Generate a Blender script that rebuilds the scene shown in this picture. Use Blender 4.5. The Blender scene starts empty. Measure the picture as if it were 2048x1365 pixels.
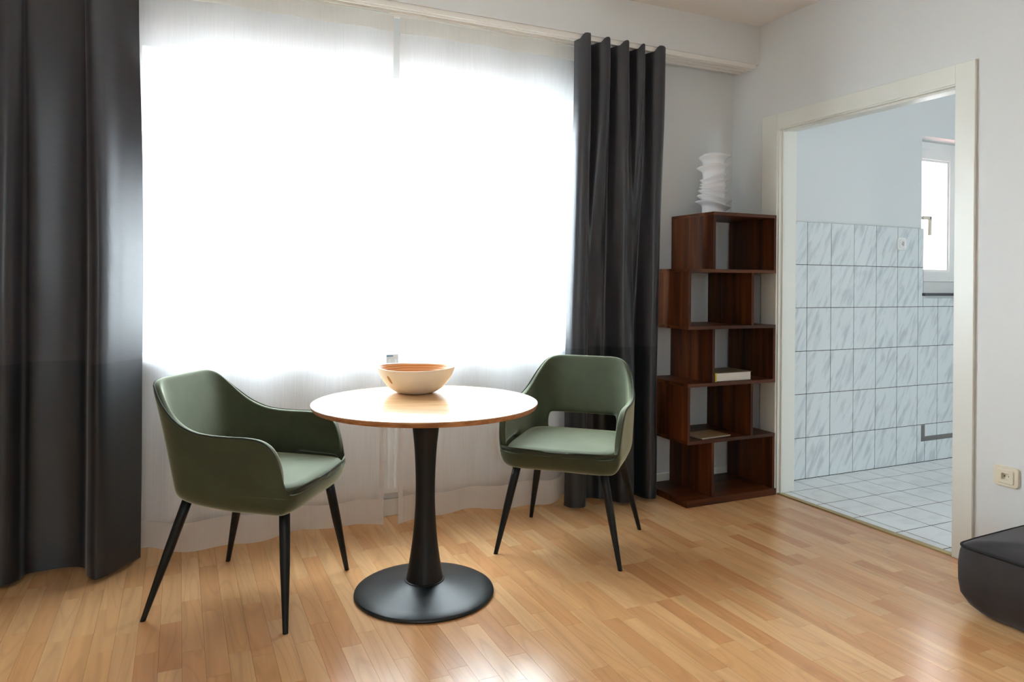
import bpy, bmesh, math, random
from mathutils import Vector, Matrix, noise

S = bpy.context.scene
COL = S.collection
rnd = random.Random(7)

# ------------------------------------------------------------------ camera
F_PX, CX, CY, ROLL, YAW, CAM_H = 1441.0, 1024.0, 566.0, math.radians(.48), math.radians(24.8), 1.18
cam_d = bpy.data.cameras.new('camera')
cam_d.sensor_fit = 'HORIZONTAL'
cam_d.sensor_width = 36.0
cam_d.lens = 36.0 * F_PX / 2048.0
cam_d.shift_y = -(682.5 - CY) / 2048.0
cam_d.clip_start = .02
cam = bpy.data.objects.new('camera', cam_d)
COL.objects.link(cam)
cam.matrix_world = (Matrix.Translation((0, 0, CAM_H)) @ Matrix.Rotation(-YAW, 4, 'Z')
                    @ Matrix.Rotation(math.pi / 2, 4, 'X') @ Matrix.Rotation(ROLL, 4, 'Z'))
S.camera = cam

# ------------------------------------------------------------------ light, exposure
SKY = 9.0
W = bpy.data.worlds.new('overcast_sky')
S.world = W
W.use_nodes = True
bg = W.node_tree.nodes['Background']
bg.inputs['Color'].default_value = (.83, .92, 1.0, 1)
bg.inputs['Strength'].default_value = SKY
S.view_settings.view_transform = 'Standard'
S.view_settings.look = 'None'
S.view_settings.exposure = 2.0
S.view_settings.gamma = 1.0
S.view_settings.use_curve_mapping = False
S.cycles.max_bounces = 14
S.cycles.diffuse_bounces = 8
S.cycles.glossy_bounces = 5
S.cycles.transmission_bounces = 8
S.cycles.transparent_max_bounces = 16
S.cycles.sample_clamp_indirect = 20.0
S.cycles.caustics_reflective = False
S.cycles.caustics_refractive = False


def portal(name, loc, sx, sz):
    """Sky portal in a window opening: guides sky sampling, gives no light of its own."""
    d = bpy.data.lights.new(name, 'AREA')
    d.shape = 'RECTANGLE'
    d.size, d.size_y = sx, sz
    d.cycles.is_portal = True
    o = bpy.data.objects.new(name, d)
    COL.objects.link(o)
    o.location = loc
    o.rotation_euler = (-math.pi / 2, 0, 0)
    return o


portal('window_sky_portal', (.935, 3.70, 1.56), 2.17, 1.42)
portal('kitchen_sky_portal', (4.80, 3.60, 1.66), .58, 1.02)
for o_ in (portal('front_sky_portal', (-.55, -2.38, 1.60), .6, .9), portal('kitchen_front_portal', (3.95, -2.38, 1.55), .9, 1.1)):
    o_.rotation_euler = (math.pi / 2, 0, 0)


# ------------------------------------------------------------------ helpers
def srgb(r, g, b):
    f = lambda c: ((c / 255) / 12.92) if c / 255 <= .04045 else (((c / 255) + .055) / 1.055) ** 2.4
    return (f(r), f(g), f(b), 1)


def new_mat(name):
    m = bpy.data.materials.new(name)
    m.use_nodes = True
    nt = m.node_tree
    return m, nt, nt.nodes['Principled BSDF']


def N(nt, typ, **kw):
    n = nt.nodes.new(typ)
    for k, v in kw.items():
        setattr(n, k, v)
    return n


def simple(name, col, rough=.5, spec=.5, metal=0.0, noise_scale=0, bump=0.0, var=0.0, bump_dist=.002, coords='Object'):
    m, nt, b = new_mat(name)
    b.inputs['Base Color'].default_value = col
    b.inputs['Roughness'].default_value = rough
    b.inputs['Specular IOR Level'].default_value = spec
    b.inputs['Metallic'].default_value = metal
    if noise_scale:
        tc = N(nt, 'ShaderNodeTexCoord')
        nz = N(nt, 'ShaderNodeTexNoise')
        nz.inputs['Scale'].default_value = noise_scale
        nz.inputs['Detail'].default_value = 4
        nt.links.new(tc.outputs[coords], nz.inputs['Vector'])
        if var:
            mx = N(nt, 'ShaderNodeMix', data_type='RGBA')
            mx.inputs[6].default_value = tuple(c * (1 - var) for c in col[:3]) + (1,)
            mx.inputs[7].default_value = tuple(min(1, c * (1 + var)) for c in col[:3]) + (1,)
            nt.links.new(nz.outputs['Fac'], mx.inputs[0])
            nt.links.new(mx.outputs[2], b.inputs['Base Color'])
        if bump:
            bp = N(nt, 'ShaderNodeBump')
            bp.inputs['Strength'].default_value = bump
            bp.inputs['Distance'].default_value = bump_dist
            nt.links.new(nz.outputs['Fac'], bp.inputs['Height'])
            nt.links.new(bp.outputs['Normal'], b.inputs['Normal'])
    return m


def mesh_obj(name, verts, faces, mat=None, parent=None, smooth=False, loc=None):
    me = bpy.data.meshes.new(name)
    me.from_pydata([tuple(v) for v in verts], [], faces)
    me.update()
    if smooth:
        for p in me.polygons:
            p.use_smooth = True
    return link(name, me, mat, parent, loc)


def link(name, me, mat=None, parent=None, loc=None):
    o = bpy.data.objects.new(name, me)
    COL.objects.link(o)
    if mat and not me.materials:
        me.materials.append(mat)
    if parent:
        o.parent = parent
    if loc:
        o.location = loc
    return o


def bm_obj(name, bm, mat, parent=None, smooth=False):
    bmesh.ops.recalc_face_normals(bm, faces=bm.faces)
    me = bpy.data.meshes.new(name)
    bm.to_mesh(me)
    bm.free()
    if smooth:
        for p in me.polygons:
            p.use_smooth = True
    return link(name, me, mat, parent)


def add_box(bm, x0, x1, y0, y1, z0, z1, bevel=0.0, seg=2):
    t = bmesh.new()
    bmesh.ops.create_cube(t, size=1)
    for v in t.verts:
        v.co = Vector(((x0 + x1) / 2 + v.co.x * (x1 - x0), (y0 + y1) / 2 + v.co.y * (y1 - y0), (z0 + z1) / 2 + v.co.z * (z1 - z0)))
    if bevel:
        bmesh.ops.bevel(t, geom=list(t.edges), offset=bevel, segments=seg, profile=.5, affect='EDGES')
    me = bpy.data.meshes.new('tmp')
    t.to_mesh(me)
    t.free()
    bm.from_mesh(me)
    bpy.data.meshes.remove(me)


def box(name, x0, x1, y0, y1, z0, z1, mat, parent=None, bevel=0.0, seg=2):
    bm = bmesh.new()
    add_box(bm, x0, x1, y0, y1, z0, z1, bevel, seg)
    return bm_obj(name, bm, mat, parent)


def boxes(name, lst, mat, parent=None, bevel=0.0):
    bm = bmesh.new()
    for b in lst:
        add_box(bm, *b, bevel=bevel)
    return bm_obj(name, bm, mat, parent)


def lathe(name, prof, mat, parent=None, n=64, loc=None, close=False):
    vs, fs = [], []
    for (r, z) in prof:
        for i in range(n):
            a = 2 * math.pi * i / n
            vs.append((r * math.cos(a), r * math.sin(a), z))
    m = len(prof)
    for k in range(m - 1 if not close else m):
        for i in range(n):
            j = (i + 1) % n
            k2 = (k + 1) % m
            fs.append((k * n + i, k * n + j, k2 * n + j, k2 * n + i))
    if not close:
        fs.append(tuple(range(n))[::-1])
        fs.append(tuple((m - 1) * n + i for i in range(n)))
    return mesh_obj(name, vs, fs, mat, parent, True, loc)


def tube(name, pts, r, mat, parent=None, n=8, closed=False, r2=None):
    pts = [Vector(p) for p in pts]
    vs, fs = [], []
    L = len(pts)
    up = Vector((0, 0, 1))
    prev = None
    for i, p in enumerate(pts):
        if closed:
            t = (pts[(i + 1) % L] - pts[i - 1])
        else:
            t = pts[min(i + 1, L - 1)] - pts[max(i - 1, 0)]
        t.normalize()
        if prev is None:
            a = t.cross(up)
            if a.length < 1e-3:
                a = t.cross(Vector((1, 0, 0)))
        else:
            a = prev - t * prev.dot(t)
        a.normalize()
        prev = a
        b = t.cross(a)
        rr = r if r2 is None else r + (r2 - r) * i / (L - 1)
        for k in range(n):
            q = 2 * math.pi * k / n
            vs.append(p + (a * math.cos(q) + b * math.sin(q)) * rr)
    for i in range(L if closed else L - 1):
        j = (i + 1) % L
        for k in range(n):
            k2 = (k + 1) % n
            fs.append((i * n + k, i * n + k2, j * n + k2, j * n + k))
    if not closed:
        fs.append(tuple(range(n))[::-1])
        fs.append(tuple((L - 1) * n + k for k in range(n)))
    return mesh_obj(name, vs, fs, mat, parent, True)


def cat(P, n):
    """Catmull-Rom through control points (tuples of any length), n samples."""
    out = []
    m = len(P) - 1
    for i in range(n):
        u = i / (n - 1) * m
        k = min(int(u), m - 1)
        t = u - k
        p0, p1, p2, p3 = P[max(k - 1, 0)], P[k], P[k + 1], P[min(k + 2, m)]
        out.append(tuple(.5 * (2 * b + (c - a) * t + (2 * a - 5 * b + 4 * c - d) * t * t + (3 * b - a - 3 * c + d) * t ** 3)
                         for a, b, c, d in zip(p0, p1, p2, p3)))
    return out


def smooth(t):
    t = max(0, min(1, t))
    return t * t * (3 - 2 * t)


def thing(name, label, cat_, loc=(0, 0, 0), rz=0.0, group=None):
    o = bpy.data.objects.new(name, None)
    o.empty_display_size = .1
    COL.objects.link(o)
    o.location = loc
    o.rotation_euler = (0, 0, rz)
    return tag(o, label, cat_, group)


def tag(o, label, cat_=None, group=None, kind=None):
    o['label'] = label
    if cat_:
        o['category'] = cat_
    if group:
        o['group'] = group
    if kind:
        o['kind'] = kind
    return o


def struct(o, label, cat_):
    return tag(o, label, cat_, kind='structure')


def modif(o, kind, **kw):
    m = o.modifiers.new(kind.lower(), kind)
    for k, v in kw.items():
        setattr(m, k, v)
    return m


# ------------------------------------------------------------------ materials
M = {}
M['wall'] = simple('painted_wall', srgb(217, 219, 219), .75, .3, noise_scale=60, bump=.12, var=.015, bump_dist=.001)
M['ceiling'] = simple('painted_ceiling', srgb(228, 225, 221), .8, .3, noise_scale=50, bump=.1, var=.015, bump_dist=.001)
M['lacquer'] = simple('white_lacquer', srgb(225, 226, 219), .35, .5, noise_scale=8, var=.01)
M['plastic'] = simple('white_plastic', srgb(232, 231, 228), .3, .5, noise_scale=6, var=.01)
M['rail'] = simple('white_rail', srgb(230, 228, 222), .35, .5, noise_scale=9, var=.015)
M['radiator'] = simple('radiator_enamel', srgb(235, 235, 233), .3, .5, noise_scale=7, var=.01)
M['cream'] = simple('cream_plastic', srgb(222, 214, 194), .35, .5, noise_scale=12, var=.015)
M['dark_hole'] = simple('socket_hole', srgb(30, 28, 26), .6, .3, noise_scale=9, var=.05)
M['steel'] = simple('steel', srgb(170, 168, 164), .3, .5, 1.0, noise_scale=30, var=.05)
M['brass'] = simple('brass_strip', srgb(178, 155, 105), .38, .5, .65, noise_scale=40, var=.08)
M['black_metal'] = simple('black_powder_coat', srgb(10, 14, 14), .42, .35, noise_scale=180, bump=.05, var=.12)
M['black_base'] = simple('black_matte_base', srgb(20, 27, 30), .40, .5, noise_scale=220, bump=.06, var=.1)
M['grout'] = simple('grey_grout', srgb(64, 58, 54), .9, .2, noise_scale=90, var=.12)
M['mortar'] = simple('grey_mortar', srgb(120, 118, 114), .9, .2, noise_scale=70, var=.15, bump=.3)
M['sill_stone'] = simple('dark_sill_stone', srgb(70, 72, 74), .4, .5, noise_scale=120, var=.25)
M['sub'] = simple('dark_underlay', srgb(70, 48, 30), .9, .1, noise_scale=20, var=.1)
M['ceramic'] = simple('white_ceramic', srgb(222, 222, 224), .16, .5, noise_scale=4, var=.01)
M['pages'] = simple('book_pages', srgb(222, 216, 206), .8, .2, noise_scale=200, var=.05)
M['cover'] = simple('book_cover', srgb(98, 84, 58), .45, .5, noise_scale=14, var=.25)
M['spine'] = simple('yellow_spine', srgb(206, 190, 50), .5, .5, noise_scale=30, var=.05)
M['paper'] = simple('magazine_paper', srgb(150, 122, 84), .45, .5, noise_scale=10, var=.25)
M['bluelabel'] = simple('blue_grey_label', srgb(110, 140, 160), .5, .4, noise_scale=150, var=.25)
M['ground'] = simple('outside_paving', srgb(170, 168, 164), .9, .2, noise_scale=2, var=.1)
M['terracotta'] = simple('tint_roof_terracotta', srgb(205, 110, 95), .8, .2, noise_scale=3, var=.15)  # for the added roof that bounces pink light


def velvet(name, base, sheen, tint, rough=.75, scale=9, var=.35, sheen_rough=.35):
    m, nt, b = new_mat(name)
    b.inputs['Roughness'].default_value = rough
    b.inputs['Specular IOR Level'].default_value = .25
    b.inputs['Sheen Weight'].default_value = sheen
    b.inputs['Sheen Roughness'].default_value = sheen_rough
    b.inputs['Sheen Tint'].default_value = tint
    tc = N(nt, 'ShaderNodeTexCoord')
    n1 = N(nt, 'ShaderNodeTexNoise')
    n1.inputs['Scale'].default_value = scale
    n1.inputs['Detail'].default_value = 3
    n1.inputs['Distortion'].default_value = .6
    nt.links.new(tc.outputs['Object'], n1.inputs['Vector'])
    mx = N(nt, 'ShaderNodeMix', data_type='RGBA')
    mx.inputs[6].default_value = tuple(c * (1 - var) for c in base[:3]) + (1,)
    mx.inputs[7].default_value = tuple(c * (1 + var) for c in base[:3]) + (1,)
    nt.links.new(n1.outputs['Fac'], mx.inputs[0])
    nt.links.new(mx.outputs[2], b.inputs['Base Color'])
    n2 = N(nt, 'ShaderNodeTexNoise')
    n2.inputs['Scale'].default_value = 500
    nt.links.new(tc.outputs['Object'], n2.inputs['Vector'])
    bp = N(nt, 'ShaderNodeBump')
    bp.inputs['Strength'].default_value = .12
    bp.inputs['Distance'].default_value = .001
    nt.links.new(n2.outputs['Fac'], bp.inputs['Height'])
    nt.links.new(bp.outputs['Normal'], b.inputs['Normal'])
    return m


M['velvet'] = velvet('green_velvet', srgb(62, 68, 49), .8, (.86, .90, .66, 1), sheen_rough=.4)
M['velvet_pipe'] = velvet('green_velvet_piping', srgb(50, 54, 46), .3, (.7, .75, .65, 1), var=.1)
M['pouf'] = velvet('charcoal_velvet', srgb(52, 48, 48), .3, (.75, .72, .75, 1), scale=14, var=.25)
M['pouf_pipe'] = velvet('charcoal_piping', srgb(28, 26, 27), .1, (.7, .7, .7, 1), var=.1)


def drape_mat(name, col):
    m, nt, b = new_mat(name)
    b.inputs['Roughness'].default_value = .36
    b.inputs['Specular IOR Level'].default_value = .55
    b.inputs['Sheen Weight'].default_value = .25
    b.inputs['Sheen Roughness'].default_value = .4
    tc = N(nt, 'ShaderNodeTexCoord')
    mp = N(nt, 'ShaderNodeMapping')
    mp.inputs['Scale'].default_value = (20, 20, 420)
    nt.links.new(tc.outputs['Object'], mp.inputs['Vector'])
    nz = N(nt, 'ShaderNodeTexNoise')
    nz.inputs['Scale'].default_value = 1.0
    nz.inputs['Detail'].default_value = 3
    nt.links.new(mp.outputs['Vector'], nz.inputs['Vector'])
    mx = N(nt, 'ShaderNodeMix', data_type='RGBA')
    mx.inputs[6].default_value = tuple(c * .72 for c in col[:3]) + (1,)
    mx.inputs[7].default_value = tuple(c * 1.28 for c in col[:3]) + (1,)
    nt.links.new(nz.outputs['Fac'], mx.inputs[0])
    nt.links.new(mx.outputs[2], b.inputs['Base Color'])
    bp = N(nt, 'ShaderNodeBump')
    bp.inputs['Strength'].default_value = .08
    bp.inputs['Distance'].default_value = .001
    nt.links.new(nz.outputs['Fac'], bp.inputs['Height'])
    nt.links.new(bp.outputs['Normal'], b.inputs['Normal'])
    return m


M['drape'] = drape_mat('charcoal_drape', srgb(44, 44, 50))
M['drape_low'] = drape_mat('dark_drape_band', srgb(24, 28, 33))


def sheer_mat(name, col, transp, transl):
    """Voile: some light passes straight through, the rest is scattered on or through the cloth."""
    m = bpy.data.materials.new(name)
    m.use_nodes = True
    nt = m.node_tree
    nt.nodes.remove(nt.nodes['Principled BSDF'])
    out = nt.nodes['Material Output']
    tc = N(nt, 'ShaderNodeTexCoord')
    mp = N(nt, 'ShaderNodeMapping')
    mp.inputs['Scale'].default_value = (300, 60, 6)
    nt.links.new(tc.outputs['Object'], mp.inputs['Vector'])
    nz = N(nt, 'ShaderNodeTexNoise')
    nz.inputs['Scale'].default_value = 1.0
    nt.links.new(mp.outputs['Vector'], nz.inputs['Vector'])
    mr = N(nt, 'ShaderNodeMapRange')
    mr.inputs['To Min'].default_value = transp - .06
    mr.inputs['To Max'].default_value = transp + .06
    nt.links.new(nz.outputs['Fac'], mr.inputs['Value'])
    tr = N(nt, 'ShaderNodeBsdfTransparent')
    di = N(nt, 'ShaderNodeBsdfDiffuse')
    tl = N(nt, 'ShaderNodeBsdfTranslucent')
    di.inputs['Color'].default_value = col
    tl.inputs['Color'].default_value = col
    m1 = N(nt, 'ShaderNodeMixShader')
    m1.inputs['Fac'].default_value = transl
    nt.links.new(di.outputs[0], m1.inputs[1])
    nt.links.new(tl.outputs[0], m1.inputs[2])
    m2 = N(nt, 'ShaderNodeMixShader')
    nt.links.new(mr.outputs['Result'], m2.inputs['Fac'])
    nt.links.new(m1.outputs[0], m2.inputs[1])
    nt.links.new(tr.outputs[0], m2.inputs[2])
    nt.links.new(m2.outputs[0], out.inputs['Surface'])
    return m


M['sheer'] = sheer_mat('white_voile', srgb(236, 236, 239), .50, .55)
M['sheer_hem'] = sheer_mat('white_voile_hem', srgb(228, 224, 222), .16, .40)
M['tape'] = sheer_mat('header_tape', srgb(224, 219, 213), .10, .45)
M['awning'] = sheer_mat('tint_awning_cloth', srgb(225, 90, 95), .02, .6)  # for the added awning that tints the kitchen window pink


def glass_mat():
    m = bpy.data.materials.new('window_glass')
    m.use_nodes = True
    nt = m.node_tree
    nt.nodes.remove(nt.nodes['Principled BSDF'])
    tr = N(nt, 'ShaderNodeBsdfTransparent')
    tr.inputs['Color'].default_value = (.95, .97, .96, 1)
    gl = N(nt, 'ShaderNodeBsdfGlossy')
    gl.inputs['Roughness'].default_value = .02
    lw = N(nt, 'ShaderNodeLayerWeight')
    lw.inputs['Blend'].default_value = .5
    pw = N(nt, 'ShaderNodeMath', operation='POWER')
    pw.inputs[1].default_value = 5.0
    nt.links.new(lw.outputs['Facing'], pw.inputs[0])
    fr = N(nt, 'ShaderNodeMath', operation='MULTIPLY_ADD')
    fr.inputs[1].default_value = .9
    fr.inputs[2].default_value = .03
    nt.links.new(pw.outputs[0], fr.inputs[0])
    mx = N(nt, 'ShaderNodeMixShader')
    nt.links.new(fr.outputs[0], mx.inputs['Fac'])
    nt.links.new(tr.outputs[0], mx.inputs[1])
    nt.links.new(gl.outputs[0], mx.inputs[2])
    nt.links.new(mx.outputs[0], nt.nodes['Material Output'].inputs['Surface'])
    return m


M['glass'] = glass_mat()


def ramp(nt, stops):
    r = N(nt, 'ShaderNodeValToRGB')
    el = r.color_ramp.elements
    while len(el) < len(stops):
        el.new(.5)
    for e, (p, c) in zip(el, stops):
        e.position = p
        e.color = c
    return r


def laminate(name, attr_type):
    """Beech strip: tone and grain offset come from the strip's own number 'tone'."""
    m, nt, b = new_mat(name)
    geo = N(nt, 'ShaderNodeNewGeometry')
    at = N(nt, 'ShaderNodeAttribute', attribute_type=attr_type, attribute_name='tone')
    mul = N(nt, 'ShaderNodeMath', operation='MULTIPLY')
    mul.inputs[1].default_value = 57.3
    nt.links.new(at.outputs['Fac'], mul.inputs[0])
    cmb = N(nt, 'ShaderNodeCombineXYZ')
    nt.links.new(mul.outputs[0], cmb.inputs['X'])
    nt.links.new(mul.outputs[0], cmb.inputs['Z'])
    add = N(nt, 'ShaderNodeVectorMath', operation='ADD')
    nt.links.new(geo.outputs['Position'], add.inputs[0])
    nt.links.new(cmb.outputs[0], add.inputs[1])
    mp = N(nt, 'ShaderNodeMapping')
    mp.inputs['Scale'].default_value = (26, 1.6, 26)
    nt.links.new(add.outputs[0], mp.inputs['Vector'])
    nz = N(nt, 'ShaderNodeTexNoise')
    nz.inputs['Scale'].default_value = 1.0
    nz.inputs['Detail'].default_value = 5
    nz.inputs['Distortion'].default_value = .4
    nt.links.new(mp.outputs[0], nz.inputs['Vector'])
    # cathedral rings
    mp2 = N(nt, 'ShaderNodeMapping')
    mp2.inputs['Scale'].default_value = (9, .9, 9)
    nt.links.new(add.outputs[0], mp2.inputs['Vector'])
    n2 = N(nt, 'ShaderNodeTexNoise')
    n2.inputs['Scale'].default_value = 1.0
    n2.inputs['Detail'].default_value = .5
    nt.links.new(mp2.outputs[0], n2.inputs['Vector'])
    m3 = N(nt, 'ShaderNodeMath', operation='MULTIPLY')
    m3.inputs[1].default_value = 70
    nt.links.new(n2.outputs['Fac'], m3.inputs[0])
    sn = N(nt, 'ShaderNodeMath', operation='SINE')
    nt.links.new(m3.outputs[0], sn.inputs[0])
    tone = ramp(nt, [(0.0, srgb(206, 147, 97)), (.15, srgb(216, 160, 108)), (.6, srgb(223, 171, 118)), (1.0, srgb(228, 181, 130))])
    nt.links.new(at.outputs['Fac'], tone.inputs['Fac'])
    gr = N(nt, 'ShaderNodeMapRange')
    gr.inputs['From Min'].default_value = .3
    gr.inputs['From Max'].default_value = .7
    gr.inputs['To Min'].default_value = .88
    gr.inputs['To Max'].default_value = 1.07
    nt.links.new(nz.outputs['Fac'], gr.inputs['Value'])
    rg = N(nt, 'ShaderNodeMapRange')
    rg.inputs['From Min'].default_value = .55
    rg.inputs['From Max'].default_value = 1.0
    rg.inputs['To Min'].default_value = 1.0
    rg.inputs['To Max'].default_value = .92
    nt.links.new(sn.outputs[0], rg.inputs['Value'])
    mm = N(nt, 'ShaderNodeMath', operation='MULTIPLY')
    nt.links.new(gr.outputs['Result'], mm.inputs[0])
    nt.links.new(rg.outputs['Result'], mm.inputs[1])
    hs = N(nt, 'ShaderNodeVectorMath', operation='SCALE')
    nt.links.new(tone.outputs['Color'], hs.inputs[0])
    nt.links.new(mm.outputs[0], hs.inputs['Scale'])
    nt.links.new(hs.outputs[0], b.inputs['Base Color'])
    b.inputs['Roughness'].default_value = .21
    b.inputs['Specular IOR Level'].default_value = .5
    bp = N(nt, 'ShaderNodeBump')
    bp.inputs['Strength'].default_value = .04
    bp.inputs['Distance'].default_value = .001
    nt.links.new(nz.outputs['Fac'], bp.inputs['Height'])
    nt.links.new(bp.outputs['Normal'], b.inputs['Normal'])
    return m


M['plank'] = laminate('beech_laminate_strip', 'OBJECT')
M['plank_field'] = laminate('beech_laminate_field', 'GEOMETRY')


def wood(name, stops, rough, scale, axis=0, ring=18, spec=.5, bump=.05, coords='Object'):
    m, nt, b = new_mat(name)
    tc = N(nt, 'ShaderNodeTexCoord')
    oi = N(nt, 'ShaderNodeObjectInfo')
    add = N(nt, 'ShaderNodeVectorMath', operation='ADD')
    ml = N(nt, 'ShaderNodeMath', operation='MULTIPLY')
    ml.inputs[1].default_value = 31.0
    nt.links.new(oi.outputs['Random'], ml.inputs[0])
    nt.links.new(tc.outputs[coords], add.inputs[0])
    nt.links.new(ml.outputs[0], add.inputs[1])
    mp = N(nt, 'ShaderNodeMapping')
    s = [scale] * 3
    s[axis] = scale * .07
    mp.inputs['Scale'].default_value = s
    nt.links.new(add.outputs[0], mp.inputs['Vector'])
    nz = N(nt, 'ShaderNodeTexNoise')
    nz.inputs['Scale'].default_value = 1.0
    nz.inputs['Detail'].default_value = 6
    nz.inputs['Distortion'].default_value = .8
    nt.links.new(mp.outputs[0], nz.inputs['Vector'])
    r = ramp(nt, stops)
    nt.links.new(nz.outputs['Fac'], r.inputs['Fac'])
    nt.links.new(r.outputs['Color'], b.inputs['Base Color'])
    b.inputs['Roughness'].default_value = rough
    b.inputs['Specular IOR Level'].default_value = spec
    bp = N(nt, 'ShaderNodeBump')
    bp.inputs['Strength'].default_value = bump
    bp.inputs['Distance'].default_value = .001
    nt.links.new(nz.outputs['Fac'], bp.inputs['Height'])
    nt.links.new(bp.outputs['Normal'], b.inputs['Normal'])
    return m


DARKW = [(.25, srgb(42, 19, 7)), (.45, srgb(70, 35, 13)), (.6, srgb(92, 48, 18)), (.78, srgb(120, 68, 28))]
M['acacia_x'] = wood('stained_acacia_board', DARKW, .45, 16, 0, spec=.3)
M['acacia_z'] = wood('stained_acacia_panel', DARKW, .5, 16, 2, spec=.25)
OAK = [(.3, srgb(176, 128, 84)), (.5, srgb(205, 162, 116)), (.7, srgb(218, 180, 136))]
M['oak'] = wood('oak_veneer', OAK, .20, 40, 0, bump=.02)
M['oak_edge'] = wood('plywood_edge', [(.3, srgb(128, 82, 48)), (.5, srgb(168, 116, 72)), (.7, srgb(190, 140, 94))], .5, 60, 0)


def bowl_mats():
    m, nt, b = new_mat('coiled_bamboo')
    tc = N(nt, 'ShaderNodeTexCoord')
    sp = N(nt, 'ShaderNodeSeparateXYZ')
    nt.links.new(tc.outputs['Object'], sp.inputs[0])
    nz = N(nt, 'ShaderNodeTexNoise')
    nz.inputs['Scale'].default_value = 18
    nt.links.new(tc.outputs['Object'], nz.inputs['Vector'])
    a = N(nt, 'ShaderNodeMath', operation='MULTIPLY_ADD')
    a.inputs[1].default_value = .006
    nt.links.new(nz.outputs['Fac'], a.inputs[0])
    nt.links.new(sp.outputs['Z'], a.inputs[2])
    w = N(nt, 'ShaderNodeMath', operation='MULTIPLY')
    w.inputs[1].default_value = 620
    nt.links.new(a.outputs[0], w.inputs[0])
    s = N(nt, 'ShaderNodeMath', operation='SINE')
    nt.links.new(w.outputs[0], s.inputs[0])
    r = N(nt, 'ShaderNodeMapRange')
    r.inputs['From Min'].default_value = -1
    nt.links.new(s.outputs[0], r.inputs['Value'])
    cr = ramp(nt, [(0, srgb(180, 124, 74)), (.5, srgb(206, 152, 102)), (1, srgb(218, 168, 118))])
    nt.links.new(r.outputs['Result'], cr.inputs['Fac'])
    nt.links.new(cr.outputs['Color'], b.inputs['Base Color'])
    b.inputs['Roughness'].default_value = .38
    M['bamboo'] = m
    M['bowl_out'] = simple('cream_bowl_glaze', srgb(226, 218, 204), .45, .4, noise_scale=25, var=.04)
    M['knot'] = simple('brown_knot', srgb(176, 132, 74), .5, .4, noise_scale=60, var=.3)


bowl_mats()


def tile_mat(name, c0, c1, rough, streak=True):
    m, nt, b = new_mat(name)
    geo = N(nt, 'ShaderNodeNewGeometry')
    oi = N(nt, 'ShaderNodeObjectInfo')
    ml = N(nt, 'ShaderNodeMath', operation='MULTIPLY')
    ml.inputs[1].default_value = 23.0
    nt.links.new(oi.outputs['Random'], ml.inputs[0])
    add = N(nt, 'ShaderNodeVectorMath', operation='ADD')
    nt.links.new(geo.outputs['Position'], add.inputs[0])
    nt.links.new(ml.outputs[0], add.inputs[1])
    mp = N(nt, 'ShaderNodeMapping')
    if streak:
        mp.inputs['Rotation'].default_value = (0, math.radians(28), 0)
        mp.vector_type = 'TEXTURE'
        mp.inputs['Scale'].default_value = (1 / 30, 1 / 20, 1 / 6.5)
    else:
        mp.inputs['Scale'].default_value = (9, 14, 9)
    nt.links.new(add.outputs[0], mp.inputs['Vector'])
    nz = N(nt, 'ShaderNodeTexNoise')
    nz.inputs['Scale'].default_value = 1.0
    nz.inputs['Detail'].default_value = 4
    nz.inputs['Distortion'].default_value = .3
    nt.links.new(mp.outputs[0], nz.inputs['Vector'])
    r = ramp(nt, [(.30, c0), (.52, c1), (1, c1)])
    nt.links.new(nz.outputs['Fac'], r.inputs['Fac'])
    nt.links.new(r.outputs['Color'], b.inputs['Base Color'])
    b.inputs['Roughness'].default_value = rough
    return m


M['wall_tile'] = tile_mat('marbled_wall_tile', srgb(188, 194, 198), srgb(216, 221, 222), .14)
M['floor_tile'] = tile_mat('white_floor_tile', srgb(226, 228, 229), srgb(238, 239, 240), .16, False)

# ------------------------------------------------------------------ room shell
XR = 3.08          # right wall face
YW = 3.455         # window wall face
ZC = 2.695
XL, YF = -2.4, -2.2
NX0, NX1 = -.15, 2.02      # window / radiator niche
SZ, HZ = .85, 2.18         # sill and head of the window
NY = 3.565                 # back of the radiator niche
YO = 3.78                  # outside face

wb = boxes('wall_back', [
    (XL - .2, NX0, YW, YO, -.06, ZC), (NX1, XR + .125, YW, YO, -.06, ZC),
    (NX0, NX1, YW, YO, HZ, ZC), (NX0, NX1, NY, YO, -.06, SZ - .03)], M['wall'])
struct(wb, 'white window wall with a radiator niche behind the curtains', 'wall')
DY0, DY1, DZ = 2.045, 3.068, 2.062
wr = boxes('wall_right', [(XR, XR + .125, YF, DY0 - .005, -.06, ZC), (XR, XR + .125, DY1 + .005, YW, -.06, ZC),
                          (XR, XR + .125, DY0 - .005, DY1 + .005, DZ + .005, ZC)], M['wall'])
struct(wr, 'white side wall around the open kitchen doorway', 'wall')
struct(box('wall_left', XL - .2, XL, YF, YW, -.06, ZC, M['wall']), 'plain white side wall facing the kitchen doorway', 'wall')
# wall behind the photographer, unseen; both its windows are added to let in fill light
FW = [('fill_window_room', -.85, -.25, 1.15, 2.05, 'small window added for fill light opposite the curtains'),
      ('fill_window_kitchen', 3.5, 4.4, 1.0, 2.1, 'kitchen window added for fill light opposite the tiles')]
(A0, A1, A2, A3), (B0, B1, B2, B3) = FW[0][1:5], FW[1][1:5]
struct(boxes('wall_front', [(XL - .2, A0, YF - .2, YF, -.06, ZC), (A1, B0, YF - .2, YF, -.06, ZC), (B1, 6.2, YF - .2, YF, -.06, ZC),
                            (A0, A1, YF - .2, YF, -.06, A2), (A0, A1, YF - .2, YF, A3, ZC),
                            (B0, B1, YF - .2, YF, -.06, B2), (B0, B1, YF - .2, YF, B3, ZC)], M['wall']),
       'white wall opposite the curtained window', 'wall')
struct(box('ceiling', XL - .2, 6.2, YF - .2, YO, ZC, ZC + .12, M['ceiling']), 'flat white painted ceiling', 'ceiling')
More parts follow.
